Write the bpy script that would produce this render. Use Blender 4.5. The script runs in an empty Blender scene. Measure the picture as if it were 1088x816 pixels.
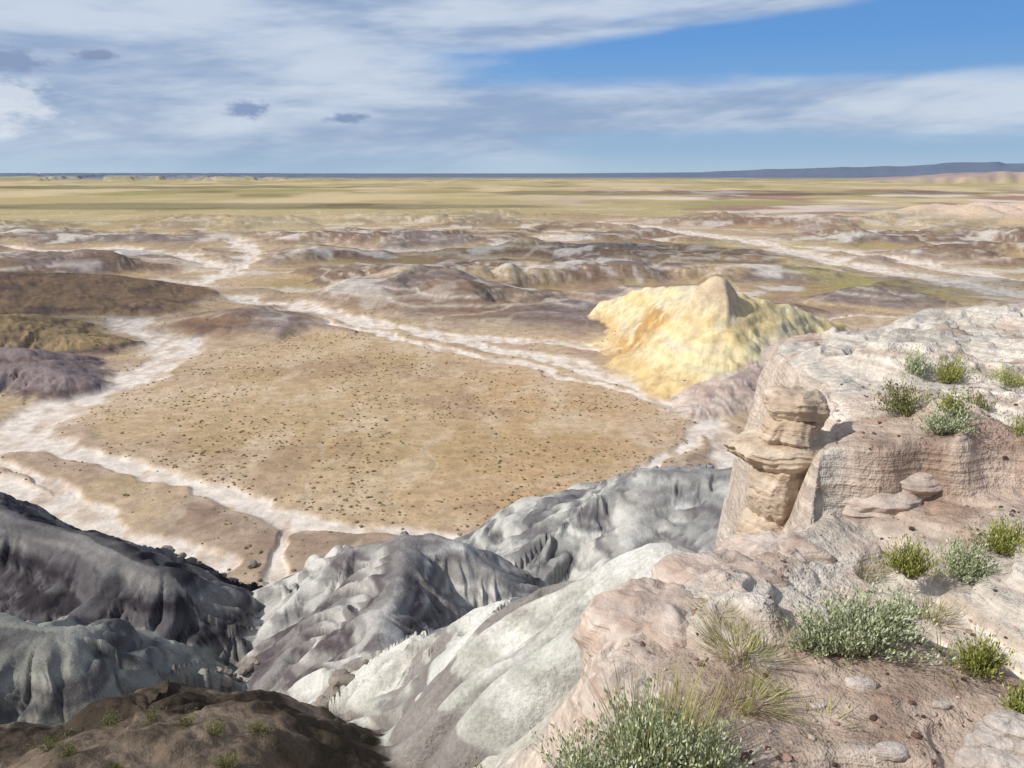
import bpy, bmesh, math, random
import numpy as np
from mathutils import Vector
random.seed(3)
rng = np.random.default_rng(7)
F32 = np.float32

# ------------------------------------------------------------ helpers back-projecting image pixels to world coordinates
PITCH = math.radians(14.76); CAMZ = 60.0; FL = 854.0
SP, CP = math.sin(PITCH), math.cos(PITCH)
def ray(px, py):
    u = (px-544)/FL; v = (408-py)/FL
    return u, CP+v*SP, -SP+v*CP
def at_depth(px, py, Y):
    u, dy, dz = ray(px, py); t = Y/dy
    return (u*t, Y, CAMZ+dz*t)
def on_plane(px, py, z=0.0):
    u, dy, dz = ray(px, py); t = (z-CAMZ)/dz
    return (u*t, dy*t)

# ------------------------------------------------------------ numpy noise
_tab = np.random.default_rng(11).permutation(256).astype(np.int32)
_perm = np.concatenate([_tab, _tab])
_ang = np.random.default_rng(5).random(256)*2*np.pi
_gx = np.cos(_ang).astype(F32); _gy = np.sin(_ang).astype(F32)
def pn(x, y, seed=0):
    x = np.asarray(x, F32)+F32(seed*17.31); y = np.asarray(y, F32)+F32(seed*9.77)
    xf = np.floor(x); yf = np.floor(y)
    xi = xf.astype(np.int32) & 255; yi = yf.astype(np.int32) & 255
    fx = x-xf; fy = y-yf
    u = fx*fx*fx*(fx*(fx*6-15)+10); v = fy*fy*fy*(fy*(fy*6-15)+10)
    a = _perm[xi]; b = _perm[(xi+1) & 255]
    h00 = _perm[a+yi]; h01 = _perm[a+((yi+1) & 255)]
    h10 = _perm[b+yi]; h11 = _perm[b+((yi+1) & 255)]
    n00 = _gx[h00]*fx+_gy[h00]*fy
    n10 = _gx[h10]*(fx-1)+_gy[h10]*fy
    n01 = _gx[h01]*fx+_gy[h01]*(fy-1)
    n11 = _gx[h11]*(fx-1)+_gy[h11]*(fy-1)
    a0 = n00+u*(n10-n00); a1 = n01+u*(n11-n01)
    return (a0+v*(a1-a0))*F32(1.5)
def fbm(x, y, o=4, seed=0):
    t = 0; a = 1.0; f = 1.0; s = 0
    for i in range(o):
        t = t+a*pn(x*f, y*f, seed+i*3); s += a; a *= .5; f *= 2.03
    return t/s*1.5
def S(a, b, x):
    t = np.clip((x-a)/(b-a), 0, 1); return t*t*(3-2*t)
def smax(a, b, k):
    h = np.clip(.5+.5*(a-b)/k, 0, 1); return b*(1-h)+a*h+k*h*(1-h)
K = 1/1.18
def C(r, g, b, k=None):
    o = []
    for c in (r, g, b):
        c /= 255.; o.append((c/12.92 if c < .04045 else ((c+.055)/1.055)**2.4)*(k or K))
    return np.array(o, F32)
def lerp(a, b, w): return a+(b-a)*w[..., None]

# ------------------------------------------------------------ distance fields
def poly_dist(X, Y, pts, closed=False):
    best = np.full(X.shape, 1e9, F32); bs = np.zeros(X.shape, F32)
    bx = np.zeros(X.shape, F32); by = np.zeros(X.shape, F32)
    n = len(pts); s0 = 0.0
    for i in range(n if closed else n-1):
        x0, y0 = pts[i][:2]; x1, y1 = pts[(i+1) % n][:2]
        dx, dy = x1-x0, y1-y0; L = math.hypot(dx, dy)
        t = np.clip(((X-x0)*dx+(Y-y0)*dy)/(L*L), 0, 1)
        qx = x0+t*dx; qy = y0+t*dy
        d = (X-qx)**2+(Y-qy)**2
        m = d < best
        best = np.where(m, d, best); bs = np.where(m, s0+t*L, bs)
        bx = np.where(m, qx, bx); by = np.where(m, qy, by)
        s0 += L
    return np.sqrt(best), bs, bx, by
def inside(X, Y, pts):
    r = np.zeros(X.shape, bool); n = len(pts)
    for i in range(n):
        x0, y0 = pts[i][:2]; x1, y1 = pts[(i+1) % n][:2]
        if y0 == y1: continue
        c = ((y0 > Y) != (y1 > Y)) & (X < (x1-x0)*(Y-y0)/(y1-y0)+x0)
        r ^= c
    return r
def ridge(X, Y, pts, slope, rnd):
    """height of a crest line with falling sides; s runs continuously around the crest"""
    T = 1.3; ref = max(p[2] for p in pts); Q = 6.0
    sw = np.full(X.shape, 1e-30, np.float64); ss_ = np.zeros(X.shape, np.float64); sd_ = np.zeros(X.shape, np.float64)
    bz = np.full(X.shape, -1e9, F32); bd2 = np.full(X.shape, 1e9, F32); sd_sign = np.ones(X.shape, bool)
    Lt = sum(math.hypot(pts[i+1][0]-pts[i][0], pts[i+1][1]-pts[i][1]) for i in range(len(pts)-1))
    s0 = 0.0
    for i in range(len(pts)-1):
        x0, y0, z0 = pts[i]; x1, y1, z1 = pts[i+1]
        dx, dy = x1-x0, y1-y0; L = math.hypot(dx, dy)
        tu = ((X-x0)*dx+(Y-y0)*dy)/(L*L); t = np.clip(tu, 0, 1)
        qx = X-(x0+t*dx); qy = Y-(y0+t*dy)
        d = np.sqrt(qx*qx+qy*qy)+1e-4
        ex = np.clip((tu-t)*L/d, -1, 1)
        s1 = s0+t*L+Q*np.arcsin(ex)
        m = d < bd2
        sd_sign = np.where(m, dx*(Y-y0)-dy*(X-x0) > 0, sd_sign); bd2 = np.where(m, d, bd2)
        tt = t*t*(3-2*t)*.4+t*.6
        z = z0+tt*(z1-z0)-(np.sqrt(d*d+rnd*rnd)-rnd)*slope
        bz = np.maximum(bz, z)
        w = np.exp(np.clip((z-ref)/T, -60, 5)).astype(np.float64)
        sw += w; ss_ += w*s1; sd_ += w*d
        s0 += L
    sv = ss_/sw
    sv = np.where(sd_sign, sv, 2*(Lt+Q*1.5708)-sv)
    return bz, sv.astype(F32), (sd_/sw).astype(F32)
def rill(s, d, seed, amp=1.0, w=1.0):
    sp = s+pn(s/7, d/9, seed+50)*2.4+pn(s/2.2, d/2.6, seed+51)*.9
    b1 = np.abs(pn(sp/(6*w), d/34, seed)); b2 = np.abs(pn(sp/(2.3*w)+.3*b1, d/12, seed+1)); b3 = np.abs(pn(sp/(.95*w)+.4*b2+.5*pn(s/1.1, d/1.5, seed+52), d/4, seed+2))
    def cl(b): return np.minimum(b, .62)*.7+.3*b-.38
    fade = .25+.75*S(-.3, .3, pn(s/8, d/6, seed+53))
    return amp*(cl(b1)*4.0*S(1, 12, d)+cl(b2)*2.0*S(.4, 5, d)+cl(b3)*.85*fade*S(1., 5, d)), b1, b2

# ------------------------------------------------------------ layout data
RIDGES = dict(
 A=dict(p=[(-75,96,22),(-58,88,20.5),(-37,76,20.5),(-28,73,14.5)], sl=.85, r=2.0, seed=3),
 A2=dict(p=[(-80,52,35),(-60,52,29),(-38,57,24.5),(-30,60,17)], sl=.8, r=3.0, seed=7),
 B=dict(p=[(-4,2.5,52),(-9.5,15,46.2),(-11.8,22,42.6)], sl=1.0, r=5.5, seed=12),
 B2=dict(p=[(-9.5,15,46.2),(-18,19,43.2),(-30,22,40)], sl=.95, r=5.5, seed=13),
 Cc=dict(p=[(4,73,16),(-1,78,19),(-6,80,20.6),(-11.7,80,21.4),(-17,81,20),(-24,80,15.5)], sl=.75, r=2.5, seed=17),
 C2=dict(p=[(-11.7,80,21.4),(-12.4,64,22.6),(-10,54,24.0),(-6.5,45,26.0)], sl=.85, r=2.0, seed=21),
 D=dict(p=[(6.6,19.5,49.3),at_depth(725,596,21),at_depth(640,628,28),at_depth(560,650,36),at_depth(500,664,42),at_depth(445,676,47)], sl=.95, r=1.6, seed=25),
 D2=dict(p=[(2,14,45.0),(-1.0,24,38.8),(-3.0,33,33.5),(-5,42,28)], sl=.95, r=1.8, seed=27),
 D3=dict(p=[at_depth(600,638,32),(1.2,27,38.6),(-.8,22,39.6)], sl=1.1, r=1.2, seed=29),
 E=dict(p=[(5,98,12),(13,102,17.5),(20.4,105,20.4),(27,104,20.6),(35,100,22)], sl=.62, r=3.0, seed=31),
 E2=dict(p=[(20.4,105,20),(15,90,16),(9,80,12)], sl=.7, r=2.0, seed=33),
 E3=dict(p=[(30,103,20.5),(26,86,18.5),(20,70,17)], sl=.75, r=2.0, seed=35),
 F=dict(p=[(34,88,22),(23,62,25),(16,44,30),(10,30,36)], sl=.9, r=2.0, seed=37),
 M=dict(p=[(125,240,15),(92,238,13),(76,230,10.5),(60,214,6),(49,200,1.5)], sl=.5, r=6.0, seed=39),
)
MESA = [(-1.4,-12),(-1.2,1.2),(-.1,2.6),(.35,4.6),(.72,5.3),(.92,6.5),(1.65,7.6),(2.6,8.2),(3.5,8.9),(4.1,9.8),(4.6,10.9),(5.4,13),(5.5,15),(6.0,17.5),(6.8,20),(9.4,22),(13.4,26),(17,27),(45,34),(120,30),(200,-60),(-30,-200),(-6,-60)]
Yc = [at_depth(652,320,325),at_depth(676,309,318),at_depth(705,304,300),at_depth(740,304,268),at_depth(762,308,246),at_depth(790,312,252),at_depth(830,323,262),at_depth(895,345,280)]
YELLOW = [dict(p=[(46,282,4.5),(54,252,6.5),(60,226,7.5),(70,222,7),(80,232,6)], sl=.5, r=9, seed=48),
          dict(p=Yc, sl=1.05, r=4.5, seed=45),
          dict(p=[at_depth(762,308,246),(62,233,16),(60,220,9)], sl=.9, r=4, seed=47)]
WASH = [
 ([(-60,500),(0,468),(60,432),(130,402),(185,380),(180,362),(140,350),(150,328),(190,305),(245,290),(268,268),(250,255)], 9.5),
 ([(185,380),(205,368),(215,352)], 2.4),
 ([(215,300),(212,312),(300,322),(400,345),(500,362),(590,382),(660,402),(715,420),(748,440)], 6.5),
 ([(300,330),(380,350),(480,372),(560,388),(640,408),(720,428)], 2.8),
 ([(440,352),(560,362),(640,370),(700,390),(740,415)], 4.4),
 ([(0,470),(60,475),(130,492),(200,512),(260,532),(310,553)], 3.4),
 ([(-40,505),(0,520),(60,540),(100,560),(160,580),(230,600)], 4.5),
 ([(-40,478),(20,495),(60,520),(110,545)], 2.6),
 ([(310,553),(298,585),(288,620)], 1.3),
 ([(310,553),(380,562),(480,570),(560,566),(640,548)], 1.8),
 ([(748,440),(762,462),(775,490),(790,520)], 3.6),
 ([(748,440),(735,470),(700,492),(670,520)], 2.4),
 ([(640,236),(700,243),(800,256),(880,278),(960,292),(1100,315)], 15.0),
 ([(1100,300),(1000,285),(900,268),(860,262)], 9.0),
 ([(268,268),(330,262),(420,268),(520,262),(600,250)], 7.0),
 ([(0,262),(60,268),(120,262),(200,272),(245,290)], 7.0),
 ([(540,330),(600,322),(650,330),(700,345)], 2.2),
 ([(860,345),(900,335),(960,338),(1040,330)], 2.5),
]
WASH = [([on_plane(*q) for q in p], w) for p, w in WASH]
FAN = [on_plane(*q) for q in [(75,440),(190,395),(260,372),(330,352),(430,360),(560,388),(690,418),(742,450),(700,495),(640,520),(520,560),(400,566),(310,548),(230,514),(120,482)]]
SLOPEB = [on_plane(*q) for q in [(310,560),(400,566),(520,560),(640,515),(760,470),(820,560),(560,600),(300,640),(140,600),(200,520)]]
def hp(px, py, Y): return at_depth(px, py, Y)
MOUNDS = [dict(p=[hp(235,332,325),hp(258,329,325),hp(285,338,320)], sl=.22, r=8, seed=60, c=(146,118,98)),
          dict(p=[(-200,238,11),(-150,238,8.5),(-128,222,4)], sl=.42, r=5, seed=61, c=(150,134,132)),
          dict(p=[(-190,205,8),(-150,200,4)], sl=.4, r=5, seed=62, c=(142,128,126)),
          dict(p=[(-230,300,12),(-190,290,10),(-150,275,4)], sl=.3, r=8, seed=63, c=(170,146,112)),
          dict(p=[(-270,380,15),(-200,390,12),(-165,360,4)], sl=.25, r=8, seed=64, c=(156,130,106))]

def mesa_top(X, Y):
    up = S(0, 1, (Y-9.1+.25*pn(X*1.3, Y*.3, 81))/(.35+.35*np.clip(X-5.5, 0, 6)))
    z = 56.0+.75*up-.10*np.clip(Y-11.5, 0, 12)
    z = z+.05*np.clip(Y-22, 0, 8)*(X > 9)
    z = z+2.3*(1-S(1.4, 4.0, Y))
    z = z+.02*np.clip(X-3, 0, 15)*(1-S(20, 24, Y))
    return z

def terrain(X, Y):
    X = np.asarray(X, F32); Y = np.asarray(Y, F32)
    R = np.sqrt(X*X+Y*Y)
    N = X.shape[0]
    z = np.zeros(N, F32)
    n_big = fbm(X/260, Y/260, 3, 2); n_mid = fbm(X/60, Y/60, 4, 5); n_sm = fbm(X/9, Y/9, 3, 9)
    wash = np.zeros(N, F32); wash2 = np.zeros(N, F32)
    m = (R > 85) & (R < 2600) & (Y > 0)
    xs, ys = X[m], Y[m]
    sc = np.clip(ys/300, .4, 3)
    wx = xs+pn(xs/22, ys/22, 71)*5*sc+pn(xs/6, ys/6, 72)*1.6; wy = ys+pn(xs/22, ys/22, 73)*5*sc+pn(xs/6, ys/6, 74)*1.6
    w = np.zeros(xs.shape, F32); w2 = np.zeros(xs.shape, F32)
    wn = fbm(xs/5, ys/5, 3, 76)
    for p, hw in WASH:
        d, s, _, _ = poly_dist(wx, wy, p)
        br = 1+.5*pn(s/25, s*0+hw, 75)
        w = np.maximum(w, 1-S(hw*br*.55, hw*br*1.2, d+.22*hw*wn))
        w2 = np.maximum(w2, np.exp(-(d/(hw*3.2+2))**2)*min(1, hw/2.4))
    wash[m] = w; wash2[m] = w2
    ch = np.abs(pn(X/150+pn(X/40, Y/40, 90)*.3, Y/150, 91))
    trib = (1-S(.012, .05, ch))*S(260, 380, R)*(1-S(1300, 1900, R))
    ch2 = np.abs(pn(X/45+pn(X/12, Y/12, 92)*.3, Y/45, 93))
    trib2 = (1-S(.01, .05, ch2))*S(90, 120, R)*(1-S(500, 800, R))*.4
    fanm = np.zeros(N, F32); slb = np.zeros(N, F32)
    d, _, _, _ = poly_dist(wx, wy, FAN, True); ins = inside(wx, wy, FAN)
    t = np.where(ins, d, -d); fanm[m] = S(-3, 3, t)
    ins2 = inside(wx, wy, SLOPEB); d, _, _, _ = poly_dist(wx, wy, SLOPEB, True)
    slb[m] = S(-5, 5, np.where(ins2, d, -d))
    hillmask = S(280, 420, R+60*n_big+np.where(X < -60, 120, 0))*(1-S(900, 1500, R+200*n_big))*(1-fanm)*(1-.97*wash2)
    hb = fbm(X/165+.5*pn(X/80, Y/80, 20), Y/165, 3, 21)
    gl = np.abs(pn(X/52+pn(X/25, Y/25, 23)*.6, Y/52, 24)); gl2 = np.abs(pn(X/17+gl, Y/17, 25))
    hq = np.clip(hb+.32, 0, 2)
    hill = hq/(1+.5*hq)*18*(.62+.6*gl+.14*gl2)
    z = z+hill*hillmask
    z = z+.4*n_mid*(1-wash)+.1*n_sm*(1-wash)-.6*wash-.3*trib2*(1-fanm*.5)
    z = z+slb*(.8+1.2*gl)*(1-wash2)
    z = z+S(1200, 3000, R)*6*n_big
    # base colours
    col = np.tile(C(194,168,134), (N, 1))
    pl = S(750, 1300, R+150*n_big)
    ole = S(-.25, .5, n_mid+n_big*.5)
    col = lerp(col, C(178,154,112), ole*.8)
    col = lerp(col, C(164,136,122), S(.05, .4, fbm(X/38, Y/38, 4, 39))*.7)
    strat = z*.8+.8*pn(X/50, Y/50, 30)
    hs = pn(strat, strat*0+.37, 31)
    hc = np.tile(C(144,122,106), (N, 1))
    hc = lerp(hc, C(178,156,126), S(-.05, .45, fbm(X/90, Y/70, 3, 33)))
    hc = lerp(hc, C(144,130,126), S(.0, .35, fbm(X/110, Y/80, 2, 36)))
    hc = lerp(hc, C(214,204,192), S(.2, .45, hs)*.6)
    hc = lerp(hc, C(118,96,84), S(.2, .5, -hs)*.6)
    hm = np.clip(hill*hillmask/2.2, 0, 1)
    col = lerp(col, hc, hm)
    white = S(.27, .42, fbm(X/60, Y/45, 4, 38))*S(300, 450, R)*(1-S(1100, 1500, R))
    col = lerp(col, C(226,218,208), white*.75)
    # plains
    pc = np.tile(C(194,176,134), (N, 1))
    pc = lerp(pc, C(216,196,158), S(-.2, .4, fbm(X/500, Y/900, 4, 40)))
    pc = lerp(pc, C(172,162,116), S(.1, .55, fbm(X/700, Y/1000, 4, 44)))
    az = X/np.maximum(Y, 1)
    rt = S(-.05, .25, az)
    pc = lerp(pc, C(174,142,126), rt*S(-.15, .3, fbm(X/320, Y/420, 4, 47))*(1-S(2600, 4200, R)))
    pc = lerp(pc, C(232,214,200), rt*S(.15, .45, fbm(X/240, Y/300, 5, 52))*(1-S(2600, 4200, R))*.85)
    pc = lerp(pc, C(118,110,88), S(.36, .6, fbm(X/420, Y/500, 4, 58))*.5*S(1200, 1600, R))  # dark patches painted on the plain in place of cloud shadow
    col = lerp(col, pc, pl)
    for (qx_, qy_), sx_, sy_ in ((on_plane(950, 305), 42, 70), (on_plane(880, 290), 30, 55), (on_plane(830, 262), 80, 45)):
        gp = np.exp(-(((X-qx_)/sx_)**2+((Y-qy_)/sy_)**2)**2)*(1-wash)
        col = lerp(col, C(190,176,108), gp*.75*S(-.4, .1, fbm(X/18, Y/30, 3, 57)))
    # fan
    fc = np.tile(C(204,176,140), (N, 1))
    fc = lerp(fc, C(208,170,130), S(0, 40, X+30)*.6)
    fc = lerp(fc, C(184,156,114), S(-.1, .6, n_mid)*.75)
    fc = lerp(fc, C(176,146,124), S(.1, .5, fbm(X/30, Y/40, 3, 59))*.5)
    fc = lerp(fc, C(224,200,170), S(.0, .55, fbm(X/14, Y/30, 4, 60))*.6)
    col = lerp(col, fc, fanm)
    bc = lerp(np.tile(C(146,120,104), (N, 1)), C(170,146,124), S(-.2, .5, n_mid))
    bc = lerp(bc, C(200,182,164), S(.25, .5, fbm(X/6, Y/12, 3, 63))*.6)
    col = lerp(col, bc, slb*(1-fanm))
    # washes
    col = lerp(col, C(220,196,172), wash2*.5*(.6+.6*S(-.3, .3, fbm(X/9, Y/16, 3, 56))))
    col = lerp(col, C(224,204,182), np.clip(trib+trib2, 0, 1)*.6)
    wc = lerp(np.tile(C(244,230,216), (N, 1)), C(218,196,176), S(-.1, .5, fbm(X/5, Y/14, 3, 66)))
    col = lerp(col, wc, wash*.95)
    # horizon mesas
    pxh = 544+FL*az*1.034
    hz = np.zeros(N, F32)
    fr = Y > 0
    hz += fr*S(560, 960, pxh+25*pn(pxh/60, pxh*0, 3))*150*S(13000, 15000, R)*(1+.15*pn(pxh/35, pxh*0, 8))
    hz += fr*(44+20*S(-.2, .3, fbm(pxh/50, R/3000, 2, 4)))*S(900, 1060, pxh)*S(5200, 5600, R+300*pn(pxh/20, R/900, 5))
    hz += fr*26*S(.05, .25, fbm(pxh/40, R/2500, 3, 14))*(1-S(200, 420, pxh))*S(6000, 6900, R)
    z = z+hz
    col = lerp(col, C(104,122,150), S(5000, 12000, R)*.9)  # distance haze painted into the colour of far ground
    pk = fr*S(900, 960, pxh)*S(5000, 5600, R)*(1-S(9000, 11000, R))
    col = lerp(col, C(184,160,158), pk*.7)
    rb = at_depth(1085, 205, 1100)
    rd = np.exp(-(((X-rb[0])/150)**2+((Y-1080)/190)**2)**2)
    z = z+rd*(9+16*np.abs(pn(X/60, Y/60, 77))); col = lerp(col, C(228,200,184), rd*.8)
    mask = np.zeros((N, 3), F32)
    mask[:, 2] = np.clip(fanm+pl*.7+.35, 0, 1)*(1-wash)*(1-hm*.6)

    # ---------------- mounds + yellow mesa
    m = (R > 150) & (R < 480) & (Y > 0)
    xs, ys = X[m], Y[m]; zz = z[m]; cc = col[m]; mk = mask[m]
    for M_ in MOUNDS:
        h, s, d = ridge(xs, ys, M_['p'], M_['sl'], M_['r'])
        rl, b1, b2 = rill(s, d, M_['seed'], .7 if M_['sl'] > .25 else .35, 1.6)
        h = h+rl
        w = S(-.8, 1.6, h-zz)
        zz = smax(h, zz, 1.0)
        c = lerp(np.tile(C(*M_['c']), (len(xs), 1)), C(122,104,98), S(.1, .5, pn(h*.7, s/30, 64)))
        c = lerp(c, C(112,96,90), (1-S(.02, .16, b1))*.4*S(1, 5, d))
        cc = lerp(cc, c, w)
    yx = xs+pn(xs/20, ys/20, 78)*3+pn(xs/6, ys/6, 178)*1.2; yy = ys+pn(xs/20, ys/20, 79)*3+pn(xs/6, ys/6, 179)*1.2
    dmin = np.full(xs.shape, 1e9, F32); wall = np.zeros(xs.shape, F32)
    for iy, M_ in enumerate(YELLOW):
        h, s, d = ridge(yx, yy, M_['p'], M_['sl'], M_['r'])
        rl, b1, b2 = rill(s, d, M_['seed'], .5, 1.9)
        h = h+rl+.5*fbm(xs/4, ys/4, 3, 140)
        q = h/3.0; h = (np.floor(q)+S(.1, .9, q-np.floor(q)))*3.0*.4+h*.6
        w = S(-.8, .8, h-zz)
        zz = smax(h, zz, .8); dmin = np.minimum(dmin, d); wall = np.maximum(wall, w)
        c = np.tile(C(240,224,180,.82), (len(xs), 1))
        bd = pn(h*.25+.5*pn(xs/14, ys/14, 40), s/40, 65)
        c = lerp(c, C(234,206,148,.82), S(.05, .45, bd)*.7)
        c = lerp(c, C(216,202,182,.82), S(.1, .5, -bd)*.6)
        c = lerp(c, C(204,178,146,.82), (1-S(.0, .14, b1))*.45)
        cc = lerp(cc, c, w)
    cc = lerp(cc, C(214,176,124), wall*S(6.5, 2.5, zz+1.5*pn(xs/7, ys/7, 141))*.6)
    ap = (1-S(10, 22, dmin+8*pn(xs/12, ys/12, 67)))
    sp = S(.5, 1.5, zz)
    cc = lerp(cc, C(234,212,174), ap*.75*(1-sp))
    og = np.exp(-(((xs-45)/12)**2+((ys-264)/18)**2)**2)*S(19, 14, zz)
    cc = lerp(cc, C(190,146,90), og*.9*S(-.5, .05, fbm(xs/5, ys/5, 3, 68)))
    sx, sy, sz = at_depth(761, 306, 245)
    ds = np.hypot(xs-sx, ys-sy)*(1+.3*pn(xs/4, ys/4, 69))
    spz = 29.4-.55*(ds/1.9)**2.2
    zz = np.where(ds < 8, smax(spz, zz, 1.0), zz)
    cc = lerp(cc, C(222,198,172,.82), (1-S(5, 9, ds))*.8)
    z[m] = zz; col[m] = cc; mask[m] = mk

    # ---------------- near badlands
    m = (R < 310)
    xs, ys = X[m], Y[m]; zz = z[m]; cc = col[m]; mk = mask[m]
    wx = xs+pn(xs/14, ys/14, 82)*1.8+pn(xs/4, ys/4, 84)*.5; wy = ys+pn(xs/14, ys/14, 83)*1.8+pn(xs/4, ys/4, 85)*.5
    PAL = dict(A=((108,104,106),(68,64,68),(146,142,138)), A2=((148,146,138),(106,102,102),(170,168,158)),
               B=((112,96,84),(84,74,64),(140,124,108)), B2=((112,96,84),(84,74,64),(140,124,108)),
               Cc=((158,154,150),(114,106,108),(216,212,204)), C2=((148,142,138),(106,96,98),(206,200,192)),
               D=((204,201,190),(156,148,142),(230,226,217)), D2=((202,199,188),(138,128,126),(228,223,214)), D3=((204,201,190),(150,141,137),(228,225,216)),
               E=((160,158,154),(122,118,120),(206,203,195)), E2=((176,172,165),(128,121,120),(216,211,202)),
               E3=((160,158,154),(122,117,119),(202,199,190)), F=((182,177,167),(136,128,123),(211,206,194)),
               M=((200,178,164),(176,156,148),(216,198,184)))
    rough = fbm(xs/2.2, ys/2.2, 4, 150)
    for k, M_ in RIDGES.items():
        h, s, d = ridge(wx, wy, M_['p'], M_['sl'], M_['r'])
        amp = .3 if k[0] == 'B' else (.5 if k == 'M' else 1.05)
        rl, b1, b2 = rill(s, d, M_['seed'], amp)
        h = h+rl+rough*(.38 if k[0] == 'B' else .10)
        w = S(-.5, .5, h-zz)
        zz = smax(h, zz, .5)
        a, b, c3 = [C(*q) for q in PAL[k]]
        bw = pn(h*.34+.4*pn(xs/18, ys/18, 86), s/80, 87)+.5*pn(h*1.2+.2*rough, s/50, 97)
        c = lerp(np.tile(a, (len(xs), 1)), b, S(.02, .24, bw))
        c = lerp(c, c3, S(.08, .3, -bw)*.9)
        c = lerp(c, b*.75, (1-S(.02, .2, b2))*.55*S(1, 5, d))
        c = lerp(c, c3, S(3, 0, d)*.3)
        if k[0] == 'B': c = lerp(c, b*.8, S(-.1, .4, rough)*.6)
        cc = lerp(cc, c, w); mk = lerp(mk, np.array([.35 if k[0] == 'B' else 0, 1, 0], F32), w)
    # mesa rim
    qx = xs+.14*pn(xs*1.4, ys*1.4, 88)+.05*pn(xs*5, ys*5, 89); qy = ys+.14*pn(xs*1.4, ys*1.4, 98)
    ed, es, ex, ey = poly_dist(qx, qy, MESA, True)
    ins = inside(qx, qy, MESA)
    top_e = mesa_top(ex, ey)
    fine = fbm(xs/.5, ys/.5, 3, 104)*.025-.14*np.exp(-ed/.2)
    rl, b1, b2 = rill(es*1.6, ed, 95, 1.0, .8)
    cliff = 6.0*S(8.6, 10.2, ey)*S(.1, 1.7, ed+.35*pn(es/1.2, es*0, 180))
    out = top_e+fine-1.1*S(0, .7, ed)-cliff-(ed-.4*(1-np.exp(-ed/.4)))*1.25+np.clip(ed-20, 0, 500)*.3+rl*S(.8, 6, ed)
    tn = fbm(xs/2.6, ys/2.6, 4, 100)
    tq = (tn*.55)/.13; ter = (np.floor(tq)+S(.6, .95, tq-np.floor(tq)))*.13
    dirt = S(-.0, .45, fbm(xs/1.9, ys/1.9, 3, 106)+.2*S(10, 7, ys))
    top = mesa_top(xs, ys)+(ter*(1-.65*dirt)+tn*.12)*S(0, 1, ed)*.95+fine
    mz = np.where(ins, top, out)
    w = np.where(ins, 1, S(-.25, .25, mz-zz))
    zz = np.where(ins, mz, smax(mz, zz, .5))
    rock = np.tile(C(228,216,202), (len(xs), 1))
    rock = lerp(rock, C(200,180,162), S(0, .5, pn(mz*9+tn, es*.05, 108))*.8)
    rock = lerp(rock, C(208,200,188), S(13, 19, ys)*.8)
    soil = lerp(np.tile(C(208,186,168), (len(xs), 1)), C(180,154,136), S(-.2, .5, fbm(xs/.8, ys/.8, 3, 110)))
    ct = lerp(rock, soil, dirt)
    oc = lerp(np.tile(C(202,196,182), (len(xs), 1)), C(164,150,142), S(0, .4, pn(mz*.8, es*.1, 111)))
    oc = lerp(oc, C(208,204,192), S(2, 8, ed)*.8)
    oc = lerp(oc, C(150,136,130), (1-S(.02, .2, b2))*.5*S(1, 5, ed))
    oc = lerp(oc, C(218,200,184), S(1.6, .5, ed))
    cm = np.where(ins[:, None], ct, oc)
    cc = lerp(cc, cm, w)
    mk = lerp(mk, np.array([1, 0, 0], F32), w*np.where(ins, 1, S(3, 0, ed)))
    z[m] = zz; col[m] = cc; mask[m] = mk
    return z, col, mask

# ------------------------------------------------------------ mesh helpers
def new_mesh(name, V, Fq, mat, smooth=True, col=None, mask=None):
    me = bpy.data.meshes.new(name)
    V = np.asarray(V, F32); me.vertices.add(len(V)); me.vertices.foreach_set('co', V.ravel())
    if isinstance(Fq, np.ndarray):
        k = Fq.shape[1]; loops = Fq.ravel().astype(np.int32); starts = np.arange(0, len(loops), k, dtype=np.int32)
    else:
        loops = np.concatenate([np.asarray(a).ravel() for a in Fq]).astype(np.int32)
        starts = []; o = 0
        for a in Fq:
            k = a.shape[1]; starts.append(np.arange(len(a))*k+o); o += a.size
        starts = np.concatenate(starts).astype(np.int32)
    me.loops.add(len(loops)); me.loops.foreach_set('vertex_index', loops)
    me.polygons.add(len(starts)); me.polygons.foreach_set('loop_start', starts)
    me.polygons.foreach_set('use_smooth', np.full(len(starts), smooth, bool))
    me.update(calc_edges=True)
    for nm, dat in (('Col', col), ('Mask', mask)):
        if dat is not None:
            at = me.attributes.new(nm, 'FLOAT_COLOR', 'POINT')
            at.data.foreach_set('color', np.concatenate([np.asarray(dat, F32), np.ones((len(V), 1), F32)], 1).ravel())
    me.materials.append(mat)
    ob = bpy.data.objects.new(name, me); bpy.context.scene.collection.objects.link(ob)
    return ob

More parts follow.
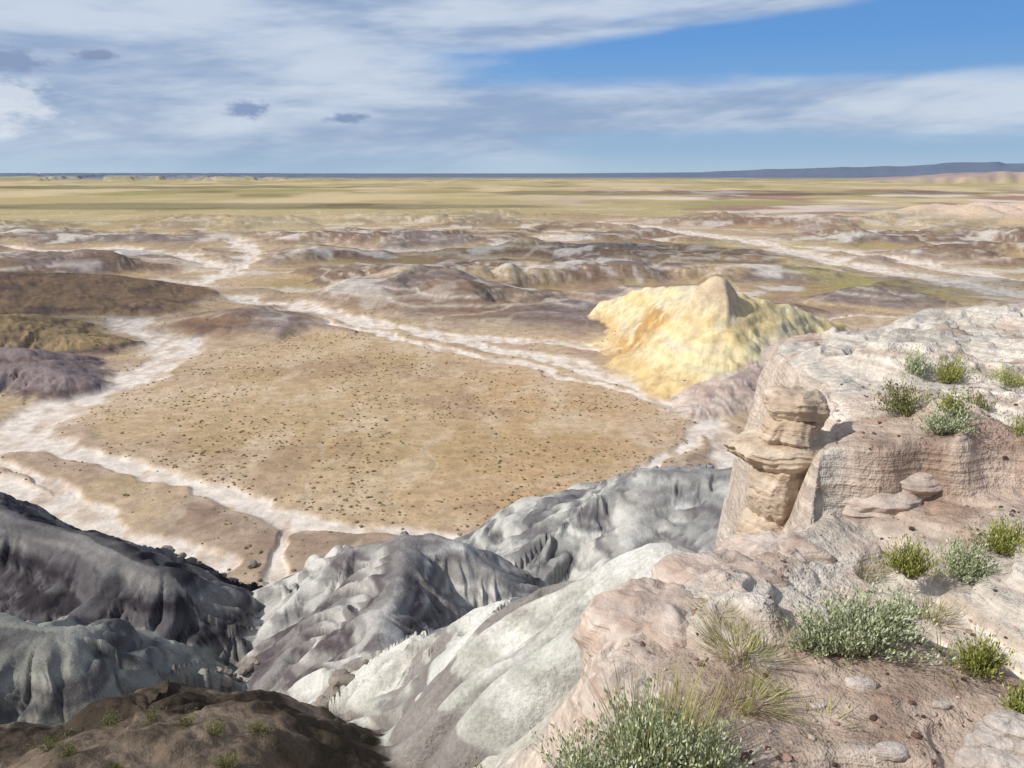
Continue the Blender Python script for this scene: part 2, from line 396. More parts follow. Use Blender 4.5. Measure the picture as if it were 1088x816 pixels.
class NT:
    def __init__(s, nt): s.nt = nt; s.n = nt.nodes; s.l = nt.links
    def node(s, t, **k):
        n = s.n.new(t)
        for a, b in k.items(): setattr(n, a, b)
        return n
    def put(s, sock, v):
        if isinstance(v, bpy.types.NodeSocket): s.l.new(v, sock)
        elif v is not None: sock.default_value = v
    def m(s, op, a, b=None, c=None, clamp=False):
        n = s.node('ShaderNodeMath', operation=op, use_clamp=clamp)
        s.put(n.inputs[0], a)
        if b is not None: s.put(n.inputs[1], b)
        if c is not None: s.put(n.inputs[2], c)
        return n.outputs[0]
    def ss(s, x, a, b, lo=0., hi=1.):
        n = s.node('ShaderNodeMapRange', interpolation_type='SMOOTHSTEP')
        s.put(n.inputs[0], x); n.inputs[1].default_value = a; n.inputs[2].default_value = b
        n.inputs[3].default_value = lo; n.inputs[4].default_value = hi
        return n.outputs[0]
    def noise(s, vec, scale, detail=4, rough=.55, dist=0.):
        n = s.node('ShaderNodeTexNoise'); s.put(n.inputs['Vector'], vec)
        n.inputs['Scale'].default_value = scale; n.inputs['Detail'].default_value = detail
        n.inputs['Roughness'].default_value = rough; n.inputs['Distortion'].default_value = dist
        return n.outputs['Fac']
    def mix(s, f, a, b, blend='MIX'):
        n = s.node('ShaderNodeMix', data_type='RGBA', blend_type=blend)
        s.put(n.inputs[0], f); s.put(n.inputs[6], a); s.put(n.inputs[7], b)
        return n.outputs[2]
    def scalecol(s, c, f):
        n = s.node('ShaderNodeVectorMath', operation='SCALE'); s.put(n.inputs[0], c); s.put(n.inputs[3], f)
        return n.outputs[0]

def mk_mat(name):
    mt = bpy.data.materials.new(name); mt.use_nodes = True
    t = NT(mt.node_tree); b = t.n['Principled BSDF']
    b.inputs['Roughness'].default_value = 1.0
    b.inputs['Specular IOR Level'].default_value = 0.0
    return mt, t, b
def rgba(c): return (float(c[0]), float(c[1]), float(c[2]), 1.)

# terrain material
mat_ter, t, b = mk_mat('desert_ground')
pos = t.node('ShaderNodeNewGeometry').outputs['Position']
ca = t.node('ShaderNodeAttribute', attribute_name='Col').outputs['Color']
ma = t.node('ShaderNodeAttribute', attribute_name='Mask')
sp = t.node('ShaderNodeSeparateColor'); t.l.new(ma.outputs['Color'], sp.inputs[0])
mesa, bad, scrub = sp.outputs[0], sp.outputs[1], sp.outputs[2]
n1 = t.noise(pos, .3, 6, .7); n2 = t.noise(pos, 7., 2, .65)
f = t.m('MULTIPLY', t.ss(n1, .25, .75, .74, 1.22), t.ss(n2, .25, .75, .84, 1.14))
c = t.scalecol(ca, f)
vor = t.node('ShaderNodeTexVoronoi'); t.l.new(pos, vor.inputs['Vector']); vor.inputs['Scale'].default_value = .55
dots = t.m('MULTIPLY', t.ss(vor.outputs['Distance'], .34, .16), scrub)
dots = t.m('MULTIPLY', dots, t.ss(n1, .38, .6))
c = t.mix(t.m('MULTIPLY', dots, .5), c, rgba(C(124,108,70)))
vo2 = t.node('ShaderNodeTexVoronoi'); t.l.new(pos, vo2.inputs['Vector']); vo2.inputs['Scale'].default_value = 28
peb = t.m('MULTIPLY', t.ss(vo2.outputs['Distance'], .36, .2), t.m('MULTIPLY', mesa, t.ss(n1, .46, .6)))
pcol = t.mix(t.ss(vo2.outputs['Color'], .3, .7), rgba(C(110,84,74)), rgba(C(200,180,170)))
c = t.mix(t.m('MULTIPLY', peb, .75), c, pcol)
mp = t.node('ShaderNodeMapping'); t.l.new(pos, mp.inputs[0]); mp.inputs['Scale'].default_value = (.25, .25, 7)
mp.inputs['Rotation'].default_value = (.05, .07, 0)
bed = t.noise(mp.outputs[0], 1.6, 3, .6)
c = t.scalecol(c, t.m('ADD', t.m('MULTIPLY', t.m('SUBTRACT', t.ss(bed, .35, .65), .5), t.m('MULTIPLY', mesa, .28)), 1.))
t.l.new(c, b.inputs['Base Color'])
h = t.m('ADD', t.m('MULTIPLY', t.noise(pos, 1.1, 6, .72), .45), t.m('MULTIPLY', t.m('MULTIPLY', bed, mesa), .14))
bp = t.node('ShaderNodeBump'); bp.inputs['Strength'].default_value = .8; bp.inputs['Distance'].default_value = .6
t.l.new(h, bp.inputs['Height']); t.l.new(bp.outputs[0], b.inputs['Normal'])

def stone_mat(name, c1, c2, sc=1.):
    mt, t, b = mk_mat(name)
    pos = t.node('ShaderNodeNewGeometry').outputs['Position']
    mp = t.node('ShaderNodeMapping'); t.l.new(pos, mp.inputs[0]); mp.inputs['Scale'].default_value = (.5, .5, 6)
    mp.inputs['Rotation'].default_value = (.10, .12, 0)
    bed = t.noise(mp.outputs[0], 2.0*sc, 4, .62, .3); n = t.noise(pos, 2.6*sc, 7, .7)
    c = t.mix(t.ss(bed, .35, .65), rgba(c1), rgba(c2))
    c = t.scalecol(c, t.ss(n, .25, .75, .74, 1.2))
    t.l.new(c, b.inputs['Base Color'])
    h = t.m('ADD', t.m('MULTIPLY', bed, .7), t.m('MULTIPLY', n, .7))
    bp = t.node('ShaderNodeBump'); bp.inputs['Strength'].default_value = .75; bp.inputs['Distance'].default_value = .13
    t.l.new(h, bp.inputs['Height']); t.l.new(bp.outputs[0], b.inputs['Normal'])
    return mt
M_TAN = stone_mat('tan_sandstone', C(226,208,186), C(200,176,152))
M_PINK = stone_mat('pink_sandstone', C(224,208,194), C(200,176,160))
M_PALE = stone_mat('pale_stone', C(228,216,206), C(200,184,172), 2.)
def vcol_mat(name):
    mt, t, b = mk_mat(name)
    t.l.new(t.node('ShaderNodeAttribute', attribute_name='Col').outputs['Color'], b.inputs['Base Color'])
    return mt
M_FOL = vcol_mat('desert_foliage'); M_GRAV = vcol_mat('loose_stone')

# ------------------------------------------------------------ terrain sheet
rs = list(np.linspace(.4, 3.2, 10)); r = 3.3
while r < 34: rs.append(r); r *= 1.0042
while r < 420: rs.append(r); r *= 1.0046
while r < 3500: rs.append(r); r *= 1.011
while r < 45000: rs.append(r); r *= 1.035
rs = np.array(rs, F32)
th = np.concatenate([np.linspace(-44, 44, 1101), np.linspace(44, 316, 80)[1:-1]])*np.pi/180
nr, nc = len(rs), len(th)
Rg, Tg = np.meshgrid(rs, th.astype(F32), indexing='ij')
X = (Rg*np.sin(Tg)).ravel(); Y = (Rg*np.cos(Tg)).ravel()
Z, COL, MSK = terrain(X, Y)
i = np.arange(nr-1)[:, None]*nc; j = np.arange(nc)[None, :]; j2 = (j+1) % nc
quads = np.stack([(i+j), (i+j2), (i+nc+j2), (i+nc+j)], -1).reshape(-1, 4)[:, ::-1]
V = np.stack([X, Y, Z], 1)
ctr = len(V); V = np.concatenate([V, [[0, 0, float(Z[:nc].mean())]]]).astype(F32)
COL = np.concatenate([COL, COL[:1]]); MSK = np.concatenate([MSK, MSK[:1]])
jj = np.arange(nc); tris = np.stack([np.full(nc, ctr), (jj+1) % nc, jj], -1)
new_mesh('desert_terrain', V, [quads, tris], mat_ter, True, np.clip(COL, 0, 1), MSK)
print('terrain', nr, nc)

def gz(x, y):
    z, _, _ = terrain(np.array([x, x+.001], F32), np.array([y, y], F32)); return float(z[0])

# ------------------------------------------------------------ lofted rocks
def loft(rings, seed, nth=96, nz=90, nz_amp=.06, strata=.03, sup=2.8, crack=.2):
    rings = sorted(rings, key=lambda q: q[0]); A = np.array(rings)
    zz = np.linspace(A[0, 0], A[-1, 0], nz)
    cx, cy, rx, ry = [np.interp(zz, A[:, 0], A[:, k]) for k in (1, 2, 3, 4)]
    H = A[-1, 0]-A[0, 0]
    th = np.linspace(0, 2*np.pi, nth, endpoint=False)
    T, Zq = np.meshgrid(th, zz)
    ct, st = np.cos(T), np.sin(T)
    ro = seed*1.7
    c2, s2 = np.cos(T+ro), np.sin(T+ro)
    rad = (np.abs(c2)**sup+np.abs(s2)**sup)**(-1/sup)
    fr = np.minimum(1, 1.6*rx/rx.max())[:, None]; cf = ct*fr; sf = st*fr
    n = fbm(cf*1.2+seed, Zq*1.3+sf*1.2, 4, seed)*nz_amp*2+fbm(cf*4+seed, Zq*5+sf*4, 3, seed+4)*nz_amp*.6
    cr_ = np.abs(pn(cf*2.2+Zq*.6+seed, sf*2.2-Zq*.5, seed+7)); n = n-(1-S(0, .07, cr_))*nz_amp*crack*fr
    sg = pn(Zq*8+.7*pn(cf*1.3, sf*1.3, seed), cf*.4+seed, seed+9)+.8*pn(Zq*20+.6*cf, sf*.8, seed+10)
    f = rad*(1+n+sg*strata)
    x = cx[:, None]+rx[:, None]*f*ct; y = cy[:, None]+ry[:, None]*f*st
    z = Zq+(.07*pn(cf*1.8, sf*1.8+seed, seed+12)+.03*pn(cf*5, sf*5+seed, seed+13))*min(1, H*1.2)
    V = np.stack([x, y, z], -1).reshape(-1, 3)
    ii = np.arange(nz-1)[:, None]*nth; jj = np.arange(nth)[None]; j2 = (jj+1) % nth
    Fq = np.stack([ii+jj, ii+j2, ii+nth+j2, ii+nth+jj], -1).reshape(-1, 4)
    k = len(V); V = np.concatenate([V, [[cx[0], cy[0], z[0].mean()], [cx[-1], cy[-1], z[-1].mean()]]])
    q = np.arange(nth)
    t1 = np.stack([(q+1) % nth, q, np.full(nth, k)], -1)
    o = (nz-1)*nth
    t2 = np.stack([o+q, o+(q+1) % nth, np.full(nth, k+1)], -1)
    return V, Fq, np.concatenate([t1, t2])
def join_parts(parts):
    Vs, Q, T = [], [], []; o = 0
    for V, q, t_ in parts:
        Vs.append(V); Q.append(q+o); T.append(t_+o); o += len(V)
    return np.concatenate(Vs), [np.concatenate(Q), np.concatenate(T)]
def blob(x, y, z, rx, ry, h, seed, p=2.6, **k):
    R = []
    for a in np.linspace(-math.pi/2, math.pi/2, 41):
        q = math.sin(a); r_ = max(.012, (1-abs(q)**p))**(1/p)
        R.append((z+q*h, x, y, rx*r_, ry*r_))
    return loft(R, seed, **k)

# hoodoo: weathered cap on a two-lobed neck
Yh = 9.75
def prof_part(prof, seed, yoff=.25, dep=.95, **k):
    rings = []
    for py, a, b_ in prof:
        xa, _, zc = at_depth(a, py, Yh); xb, _, _ = at_depth(b_, py, Yh)
        w = (xb-xa)/2; rings.append((zc, (xa+xb)/2, Yh+yoff, w, max(.22, w*dep)))
    return loft(rings, seed, **k)
parts = [prof_part([(422,842,862),(425,829,880),(430,822,887),(437,820,889),(443,823,887),(448,826,884),(452,836,874)], 3, .32, nth=120, nz=70, nz_amp=.09, sup=2.8, strata=.04),
         prof_part([(446,836,872),(450,823,881),(456,817,879),(463,816,876),(469,812,876),(474,818,872),(482,826,864)], 5, .28, nth=120, nz=70, nz_amp=.09, sup=2.8, strata=.04),
         prof_part([(468,836,890),(473,806,902),(479,791,910),(487,788,914),(494,791,912),(501,802,902),(507,812,892),(514,824,880)], 6, .38, dep=.66, nth=140, nz=90, nz_amp=.08, sup=2.8, strata=.045),
         prof_part([(496,820,864),(506,812,861),(520,803,856),(534,800,855),(546,802,851),(554,808,846),(562,812,842)], 8, .22, nth=120, nz=90, nz_amp=.08, strata=.035),
         prof_part([(544,812,842),(552,802,848),(564,796,853),(580,793,854),(592,790,858),(615,788,864),(680,780,872)], 9, .24, nth=120, nz=90, nz_amp=.08, strata=.035)]
V, Fq = join_parts(parts)
new_mesh('hoodoo_rock', V, Fq, M_TAN)
parts = []
def pblob(px, py, Y_, wpx, hpx, dep, seed, **k):
    x, y, z = at_depth(px, py, Y_); s = Y_/.93/FL
    return blob(x, y+dep*.3, z, wpx*s/2, dep, hpx*s/2*1.05, seed, **k)
for q, (px, py, Y_, wp, hp_, dp) in enumerate([(945,496,10.0,200,40,.95),(935,528,9.72,170,52,.9),(915,560,9.5,120,52,.8),(1010,522,9.85,140,40,.8)]):
    parts.append(pblob(px, py, Y_, wp, hp_, dp, 21+q, p=2.8, nz_amp=.09, sup=2.8, nth=150, nz=90, strata=.035))
V, Fq = join_parts(parts); new_mesh('sandstone_outcrop', V, Fq, M_PINK)
parts = [blob(1.42, 6.85, 55.58, .70, .66, .50, 31, p=3, nz_amp=.07), blob(1.12, 5.9, 55.42, .52, .56, .58, 32, p=3, nz_amp=.07),
         blob(2.2, 7.7, 55.53, .70, .55, .50, 33, p=3, nz_amp=.07), blob(1.05, 5.2, 55.22, .42, .4, .64, 34, p=3, nz_amp=.07), blob(3.0, 8.35, 55.46, .66, .45, .52, 35, p=3, nz_amp=.07)]
V, Fq = join_parts(parts); new_mesh('rounded_sandstone_ledge', V, Fq, M_PINK)
def gp(px, py, z=56.05): return on_plane(px, py, z)
x, y = gp(1070, 790); g = gz(x, y)
parts = [blob(x, y, g+.02, .32, .2, .12, 41, p=3.4, sup=3.2), blob(x+.10, y+.12, g+.12, .25, .18, .07, 42, p=3.4, sup=3.2), blob(x-.25, y-.12, g, .2, .12, .05, 43, p=3.4, sup=3.2), blob(x+.14, y+.16, g+.2, .18, .14, .05, 44, p=3.4, sup=3.2)]
V, Fq = join_parts(parts); new_mesh('layered_rock_slab', V, Fq, M_PALE)
for px, py, w, sd in [(915, 722, .12, 51), (948, 790, .13, 52), (1000, 745, .07, 53), (870, 745, .05, 54)]:
    x, y = gp(px, py); g = gz(x, y)
    V, Fq = join_parts([blob(x, y, g+.01, w, w*.6, w*.36, sd, nth=48, nz=40, nz_amp=.14)])
    new_mesh('loose_rock', V, Fq, M_PALE)

def ico(sub):
    bm = bmesh.new(); bmesh.ops.create_icosphere(bm, subdivisions=sub, radius=1)
    v = np.array([q.co[:] for q in bm.verts], F32); f_ = np.array([[w.index for w in p.verts] for p in bm.faces]); bm.free()
    return v, f_
def scatter(name, xs, ys, zs, size, cols, sub, mat, flat=.6, jit=.25, smooth=False, sink=.3):
    v, f_ = ico(sub); n = len(xs); nv = len(v)
    a = rng.random(n)*6.28; ca_, sa = np.cos(a), np.sin(a)
    VV = v[None]*(1+jit*(rng.random((n, nv, 1))-.5)*2)
    sx = size*(.8+.5*rng.random(n)); sy = size*(.7+.4*rng.random(n)); sz = size*flat*(.7+.6*rng.random(n))
    lx = VV[..., 0]*sx[:, None]; ly = VV[..., 1]*sy[:, None]
    P = np.stack([lx*ca_[:, None]-ly*sa[:, None]+xs[:, None], lx*sa[:, None]+ly*ca_[:, None]+ys[:, None], VV[..., 2]*sz[:, None]+(zs+sz*(1-sink*2))[:, None]], -1).reshape(-1, 3)
    FF = (f_[None]+(np.arange(n)*nv)[:, None, None]).reshape(-1, 3)
    CC = np.repeat(cols, nv, 0)*(.85+.3*rng.random((n*nv, 1)))
    return new_mesh(name, P, FF, mat, smooth, CC)

n = 6500
xx = rng.uniform(.6, 9, n); yy = 4.2+rng.random(n)**1.5*9
k = inside(xx, yy, MESA) & (fbm(xx/1.1, yy/1.1, 3, 120) > -.12); xx, yy = xx[k].astype(F32), yy[k].astype(F32)
zz, _, _ = terrain(xx, yy); sz = .006+.032*rng.random(len(xx))**5
pal = np.array([C(120,92,82), C(205,186,172), C(170,140,126), C(90,72,66), C(190,170,156)])
scatter('gravel', xx, yy, zz, sz, pal[rng.integers(0, 5, len(xx))], 1, M_GRAV)
def boulders(px, py, Y_, spread, n, s0):
    x0, y0, _ = at_depth(px, py, Y_)
    xs = (x0+rng.normal(0, spread, n)).astype(F32); ys = (y0+rng.normal(0, spread*1.3, n)).astype(F32)
    zs, _, _ = terrain(xs, ys)
    scatter('boulder_pile', xs, ys, zs, s0*(.3+rng.random(n)**2), np.array([C(160,148,136)]*n)*(.7+.4*rng.random((n, 1))), 2, M_GRAV, .7, .14, sink=.2)
boulders(352, 765, 46, .9, 18, .6)
boulders(212, 612, 108, 3.0, 60, .8)
boulders(250, 690, 66, 1.3, 24, .5)

# valley scrub
n = 60000
Rr = 95+ (rng.random(n)**.9)*560; Tt = np.radians(rng.uniform(-42, 42, n))
xx = (Rr*np.sin(Tt)).astype(F32); yy = (Rr*np.cos(Tt)).astype(F32)
zz, cl, mk = terrain(xx, yy)
dn = S(-.5, .35, fbm(xx/22, yy/22, 4, 130))
k = (mk[:, 1] < .1) & (mk[:, 0] < .1) & (rng.random(n) < mk[:, 2]*dn*.95) & (zz < 4)
xx, yy, zz = xx[k], yy[k], zz[k]; n = len(xx)
cs = np.array([C(150,136,98), C(134,128,94), C(168,148,106), C(156,130,100)])[rng.integers(0, 4, n)]
scatter('desert_scrub', xx, yy, zz, .12+.30*rng.random(n)**2, cs, 1, M_GRAV, .55, .3, sink=.25)

# ------------------------------------------------------------ bushes
def bush(name, px, py, h, w, kind, pz=56.05, leaves=2200, xy=None):
    x0, y0 = xy if xy else on_plane(px, py, pz)
    h *= 1.12; w *= 1.18; leaves = int(leaves*1.2)
    for _ in range(3):
        g = gz(x0, y0)
        if not xy: x0, y0 = on_plane(px, py, g)
    pals = dict(sage=[(198,204,168), (180,190,146), (214,218,190), (158,166,118)],
                green=[(176,176,98), (152,158,82), (196,194,122), (130,136,74)],
                grass=[(180,174,118), (198,186,134), (154,154,94), (164,154,108)],
                dark=[(140,144,92), (122,126,76), (160,160,110), (144,136,94)])[kind]
    P = np.array([C(*q) for q in pals])
    ns = max(30, leaves//22) if kind != 'grass' else leaves//5
    Vs, Fs, Cs = [], [], []; o = 0
    lean = rng.normal(0, .12, 2)*w
    for s_ in range(ns):
        a = rng.random()*6.283; tilt = rng.random()**.7*(1.15 if kind != 'grass' else .9)
        br = (.12 if kind != 'grass' else .38)*w*math.sqrt(rng.random())
        base = np.array([x0+br*math.cos(a), y0+br*math.sin(a), g-.02])
        lob = .75+.35*math.sin(2*a+x0*5)+.2*math.sin(5*a+y0*7)
        d = np.array([math.cos(a)*math.sin(tilt)*w*.5*lob/math.sin(1.0)+lean[0]*.5, math.sin(a)*math.sin(tilt)*w*.5*lob/math.sin(1.0)+lean[1]*.5, math.cos(tilt*.85)*h])
        d = d*(.45+.75*rng.random())
        bend = rng.normal(0, .06, 3)*h
        pts = [base+d*q+bend*q*q+np.array([0, 0, -.15*h*q*q*(tilt > .7)]) for q in (0, .33, .66, 1.)]
        side = np.array([-math.sin(a), math.cos(a), 0.]); wd = .0035 if kind != 'grass' else .004
        sc = P[rng.integers(0, 4)]*(.55 if kind != 'grass' else .8+.3*rng.random())
        for q, p_ in enumerate(pts):
            ww = wd*(1-.75*q/3); Vs += [p_-side*ww, p_+side*ww]; Cs += [sc, sc]
        for q in range(3): Fs.append((o+2*q, o+2*q+1, o+2*q+3, o+2*q+2))
        o += 8
        if kind == 'grass': continue
        nl = int(leaves/ns)
        for _ in range(nl):
            q = .3+.7*rng.random(); i0 = min(2, int(q*3)); fq = q*3-i0
            p_ = pts[i0]*(1-fq)+pts[i0+1]*fq+rng.normal(0, .022*w+.006, 3)*np.array([1, 1, .7])
            dr = d/np.linalg.norm(d)*.9+rng.normal(0, .4, 3); dr[2] += .5; dr /= np.linalg.norm(dr)
            sd = np.cross(dr, rng.normal(0, 1, 3)); sd /= np.linalg.norm(sd)+1e-6
            L = (.022+.03*rng.random()); W = L*.14 if kind == 'green' else L*.18
            sh = .72+.5*q*rng.random()+.1
            cc = P[rng.integers(0, 4)]*sh
            Vs += [p_-sd*W*.4, p_+dr*L*.5-sd*W, p_+dr*L, p_+dr*L*.5+sd*W]
            Cs += [cc]*4; Fs.append((o, o+1, o+2, o+3)); o += 4
    new_mesh(name, np.array(Vs), np.array(Fs), M_FOL, False, np.array(Cs))
B_ = [('sagebrush', 905, 690, .50, .85, 'sage', 56, 5200), ('sagebrush', 870, 690, .30, .5, 'sage', 56, 1800), ('sagebrush', 945, 668, .30, .5, 'sage', 56, 1800),
      ('sagebrush', 1022, 612, .36, .55, 'sage', 56, 3000), ('rabbitbrush', 968, 612, .38, .42, 'green', 56, 3000),
      ('rabbitbrush', 1062, 585, .36, .6, 'green', 56.5, 3000), ('rabbitbrush', 1038, 712, .32, .42, 'green', 56, 2200),
      ('rabbitbrush', 1084, 760, .25, .3, 'green', 56, 1200),
      ('grass_tuft', 785, 690, .16, .6, 'grass', 56, 1300), ('grass_tuft', 800, 745, .15, .45, 'grass', 56, 1100),
      ('grass_tuft', 918, 612, .18, .4, 'grass', 56, 800), ('grass_tuft', 990, 655, .2, .4, 'grass', 56, 800),
      ('grass_tuft', 760, 650, .10, .4, 'grass', 56, 300), ('grass_tuft', 880, 770, .10, .4, 'grass', 56, 300), ('grass_tuft', 1000, 700, .10, .5, 'grass', 56, 400),
      ('sagebrush', 690, 828, .42, .8, 'sage', 55.7, 5500), ('sagebrush', 625, 842, .38, .6, 'sage', 55.5, 3000),
      ('sagebrush', 750, 830, .32, .5, 'sage', 55.9, 2400), ('grass_tuft', 700, 815, .45, .8, 'grass', 55.8, 2200),
      ('rabbitbrush', 970, 520, .34, .38, 'sage', 56.6, 1600), ('sagebrush', 1024, 485, .32, .5, 'sage', 56.7, 1600),
      ('grass_tuft', 905, 488, .22, .45, 'dark', 56.7, 1000), ('sagebrush', 962, 442, .42, .62, 'dark', 56.7, 2000),
      ('sagebrush', 998, 460, .34, .55, 'sage', 56.7, 1800), ('rabbitbrush', 1012, 440, .3, .4, 'green', 56.7, 1200), ('sagebrush', 1038, 444, .34, .4, 'dark', 56.7, 1400),
      ('sagebrush', 972, 402, .52, .42, 'sage', 56.6, 1800), ('rabbitbrush', 1006, 406, .40, .66, 'green', 56.6, 2400),
      ('rabbitbrush', 1080, 470, .32, .4, 'green', 56.7, 1400), ('rabbitbrush', 1075, 410, .3, .8, 'green', 56.6, 1500),
      ('grass_tuft', 1005, 500, .2, .35, 'dark', 56.7, 700)]
for nme, px, py, h_, w_, kd, pz, lv in B_: bush(nme, px, py, h_, w_, kd, pz, lv)
for q, (xx_, yy_) in enumerate([(-8.3,15),(-9.6,16.5),(-11,17),(-8,18.5),(-12.5,18.5),(-13,16.6),(-7.2,17),(-10.4,20),(-9,19),(-14,18),(-12,20.5),(-7,19),(-.9,7.2),(-1.8,8.2),(-.4,6.6),(-3,9.4)]):
    bush('saltbush' if q < 12 else 'rabbitbrush', 0, 0, .3 if q < 12 else .45, .65 if q < 12 else .9, 'dark', leaves=1100 if q < 12 else 2200, xy=(xx_, yy_))

# ------------------------------------------------------------ light, thin unseen clouds added to shade the ground, sky
to_sun = Vector((-.80, -.28, .70)).normalized()
sl = bpy.data.lights.new('sun', 'SUN'); sl.energy = 4.0; sl.angle = math.radians(1.5); sl.color = (1, .96, .89)
so = bpy.data.objects.new('sun', sl); so.rotation_euler = to_sun.to_track_quat('Z', 'Y').to_euler(); bpy.context.scene.collection.objects.link(so)

mc = bpy.data.materials.new('thin_shadow_cloud'); mc.use_nodes = True; t = NT(mc.node_tree); t.n.clear()
o_ = t.node('ShaderNodeOutputMaterial'); mx = t.node('ShaderNodeMixShader'); tr = t.node('ShaderNodeBsdfTransparent'); df = t.node('ShaderNodeBsdfDiffuse')
df.inputs[0].default_value = (.8, .8, .82, 1); mx.inputs[0].default_value = .3
t.l.new(tr.outputs[0], mx.inputs[1]); t.l.new(df.outputs[0], mx.inputs[2]); t.l.new(mx.outputs[0], o_.inputs[0])
CH = 1400.0
for q, (gx_, gy_, rx_, ry_) in enumerate([(-520,1500,560,130),(700,2500,800,260),(40,590,150,75),(-235,340,85,95),(1000,1350,420,130),(-1500,3400,900,300),(250,430,70,40)]):  # ground spots to darken; each added cloud sits sunward, out of view
    ox, oy = gx_+to_sun.x/to_sun.z*CH, gy_+to_sun.y/to_sun.z*CH
    v_, q_, t_ = blob(0, 0, 0, 1, 1, 1, 70+q, p=2.2, sup=2.1, nz_amp=.16, strata=0., crack=0., nth=72, nz=36)
    v_ = v_*np.array([rx_, ry_, min(rx_, ry_)*.25])+np.array([ox, oy, CH])
    new_mesh('shadow_cloud', v_, [q_, t_], mc)

w = bpy.data.worlds.new('World'); bpy.context.scene.world = w; w.use_nodes = True
t = NT(w.node_tree); bg = t.n['Background']; bg.inputs['Strength'].default_value = .1
sky = t.node('ShaderNodeTexSky', sky_type='NISHITA', sun_disc=False)
sky.sun_elevation = math.asin(to_sun.z); sky.sun_rotation = math.atan2(to_sun.x, to_sun.y)
dirv = t.node('ShaderNodeTexCoord').outputs['Generated']
sx = t.node('ShaderNodeSeparateXYZ'); t.l.new(dirv, sx.inputs[0])
dx, dy, dz = sx.outputs
hor = t.m('SQRT', t.m('ADD', t.m('MULTIPLY', dx, dx), t.m('MULTIPLY', dy, dy)))
el = t.m('DIVIDE', dz, hor)
az = t.m('ARCTAN2', dx, dy)
cr = t.node('ShaderNodeValToRGB'); t.l.new(t.m('MULTIPLY', el, 2.5), cr.inputs[0])
E = cr.color_ramp
stops = [(0, (172,196,216)), (.06, (154,184,212)), (.2, (130,172,216)), (.36, (104,156,216)), (.6, (88,142,208)), (1, (66,116,186))]
while len(E.elements) < len(stops): E.elements.new(.5)
for e_, (p_, c_) in zip(E.elements, stops): e_.position = p_; e_.color = rgba(C(*c_, 1.0))
base = t.scalecol(cr.outputs[0], 10.)
high = t.mix(.45, sky.outputs[0], rgba(C(172,176,182)*10/K*.7))
base = t.mix(t.ss(el, .25, .7), base, high)
cv = t.node('ShaderNodeCombineXYZ'); t.put(cv.inputs[0], t.m('MULTIPLY', az, 1.6)); t.put(cv.inputs[1], t.m('MULTIPLY', t.m('SUBTRACT', el, t.m('MULTIPLY', az, .06)), 8.)); cv.inputs[2].default_value = 3.3
cn = t.noise(cv.outputs[0], 1.7, 7, .56, .5)
cv2 = t.node('ShaderNodeCombineXYZ'); t.put(cv2.inputs[0], t.m('MULTIPLY', az, 3.)); t.put(cv2.inputs[1], t.m('MULTIPLY', el, 18.)); cv2.inputs[2].default_value = 7.1
cn2 = t.noise(cv2.outputs[0], 1.5, 6, .6, .2)
dens = t.m('ADD', t.m('MULTIPLY', cn, .6), t.m('MULTIPLY', cn2, .26))
edge = t.m('ADD', az, t.m('MULTIPLY', t.m('ABSOLUTE', t.m('SUBTRACT', el, .115)), -1.5))
left = t.ss(edge, .02, -.22)
band = t.m('MULTIPLY', t.ss(el, .02, .06), t.ss(el, .12, .08))
topc = t.m('MULTIPLY', t.ss(t.m('SUBTRACT', el, t.m('MULTIPLY', az, .09)), .125, .15), t.ss(az, .52, .30))
bias = t.m('MAXIMUM', t.m('MULTIPLY', left, .56), t.m('MAXIMUM', t.m('MULTIPLY', band, .44), t.m('MULTIPLY', topc, .46)))
dens = t.m('ADD', dens, bias)
cov = t.ss(dens, .50, .90)
cov = t.m('MULTIPLY', cov, t.ss(el, .0, .045, .3, 1.))
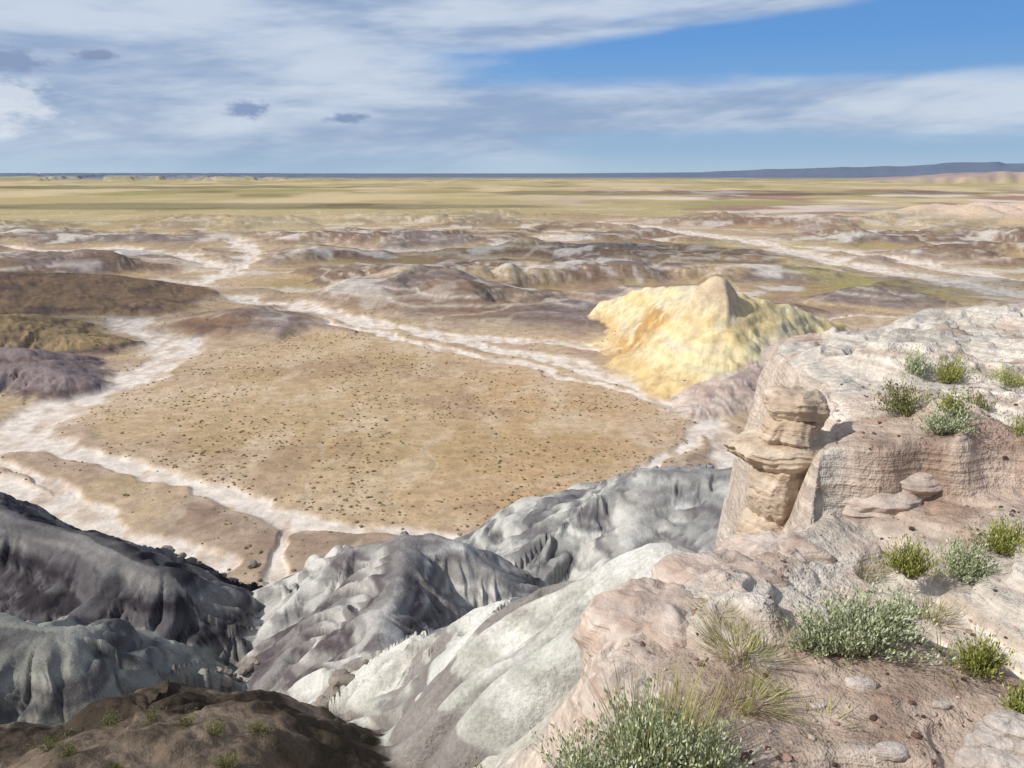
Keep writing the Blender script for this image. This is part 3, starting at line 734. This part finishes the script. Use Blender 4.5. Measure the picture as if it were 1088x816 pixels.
shade = t.ss(t.m('ADD', t.m('MULTIPLY', cn2, .4), t.m('MULTIPLY', t.noise(cv.outputs[0], 2.6, 4, .6, .2), .6)), .38, .64)
ccol = t.mix(shade, rgba(C(150,170,200)*10/K), rgba(C(208,218,231)*10/K))
skyc = t.mix(t.m('MULTIPLY', cov, .88), base, ccol)
cvp = t.node('ShaderNodeCombineXYZ'); t.put(cvp.inputs[0], t.m('MULTIPLY', az, 40.)); t.put(cvp.inputs[1], t.m('MULTIPLY', el, 90.)); cvp.inputs[2].default_value = 2.5
pno = t.m('MULTIPLY', t.m('SUBTRACT', t.noise(cvp.outputs[0], 1., 4, .6), .5), 2.2)
def puff(skyc, a0, e0, wa, he, col, k=1.):
    qa = t.m('DIVIDE', t.m('SUBTRACT', az, a0), wa); qe = t.m('DIVIDE', t.m('SUBTRACT', el, e0), he)
    r2 = t.m('SQRT', t.m('ADD', t.m('MULTIPLY', qa, qa), t.m('MULTIPLY', qe, qe)))
    r2 = t.m('ADD', r2, pno)
    return t.mix(t.m('MULTIPLY', t.ss(r2, 1.15, .35), .85*k), skyc, rgba(C(*col)*10/K))
skyc = puff(skyc, -.56, .066, .07, .03, (226,232,240), .8)
skyc = puff(skyc, -.302, .068, .026, .012, (126,146,186))
skyc = puff(skyc, -.190, .0605, .028, .007, (126,146,184))
skyc = puff(skyc, -.535, .109, .05, .013, (134,152,186))
skyc = puff(skyc, -.448, .119, .028, .005, (132,148,180))
t.l.new(skyc, bg.inputs['Color'])

# ------------------------------------------------------------ camera
cam = bpy.data.cameras.new('camera'); co = bpy.data.objects.new('camera', cam)
cam.sensor_width = 36; cam.lens = 36*FL/1088; cam.clip_end = 100000; cam.clip_start = .05
co.location = (0, 0, CAMZ); co.rotation_euler = (math.pi/2-PITCH, 0, 0)
bpy.context.scene.collection.objects.link(co); bpy.context.scene.camera = co
sc = bpy.context.scene
sc.view_settings.view_transform = 'Standard'; sc.view_settings.look = 'None'; sc.view_settings.exposure = 0
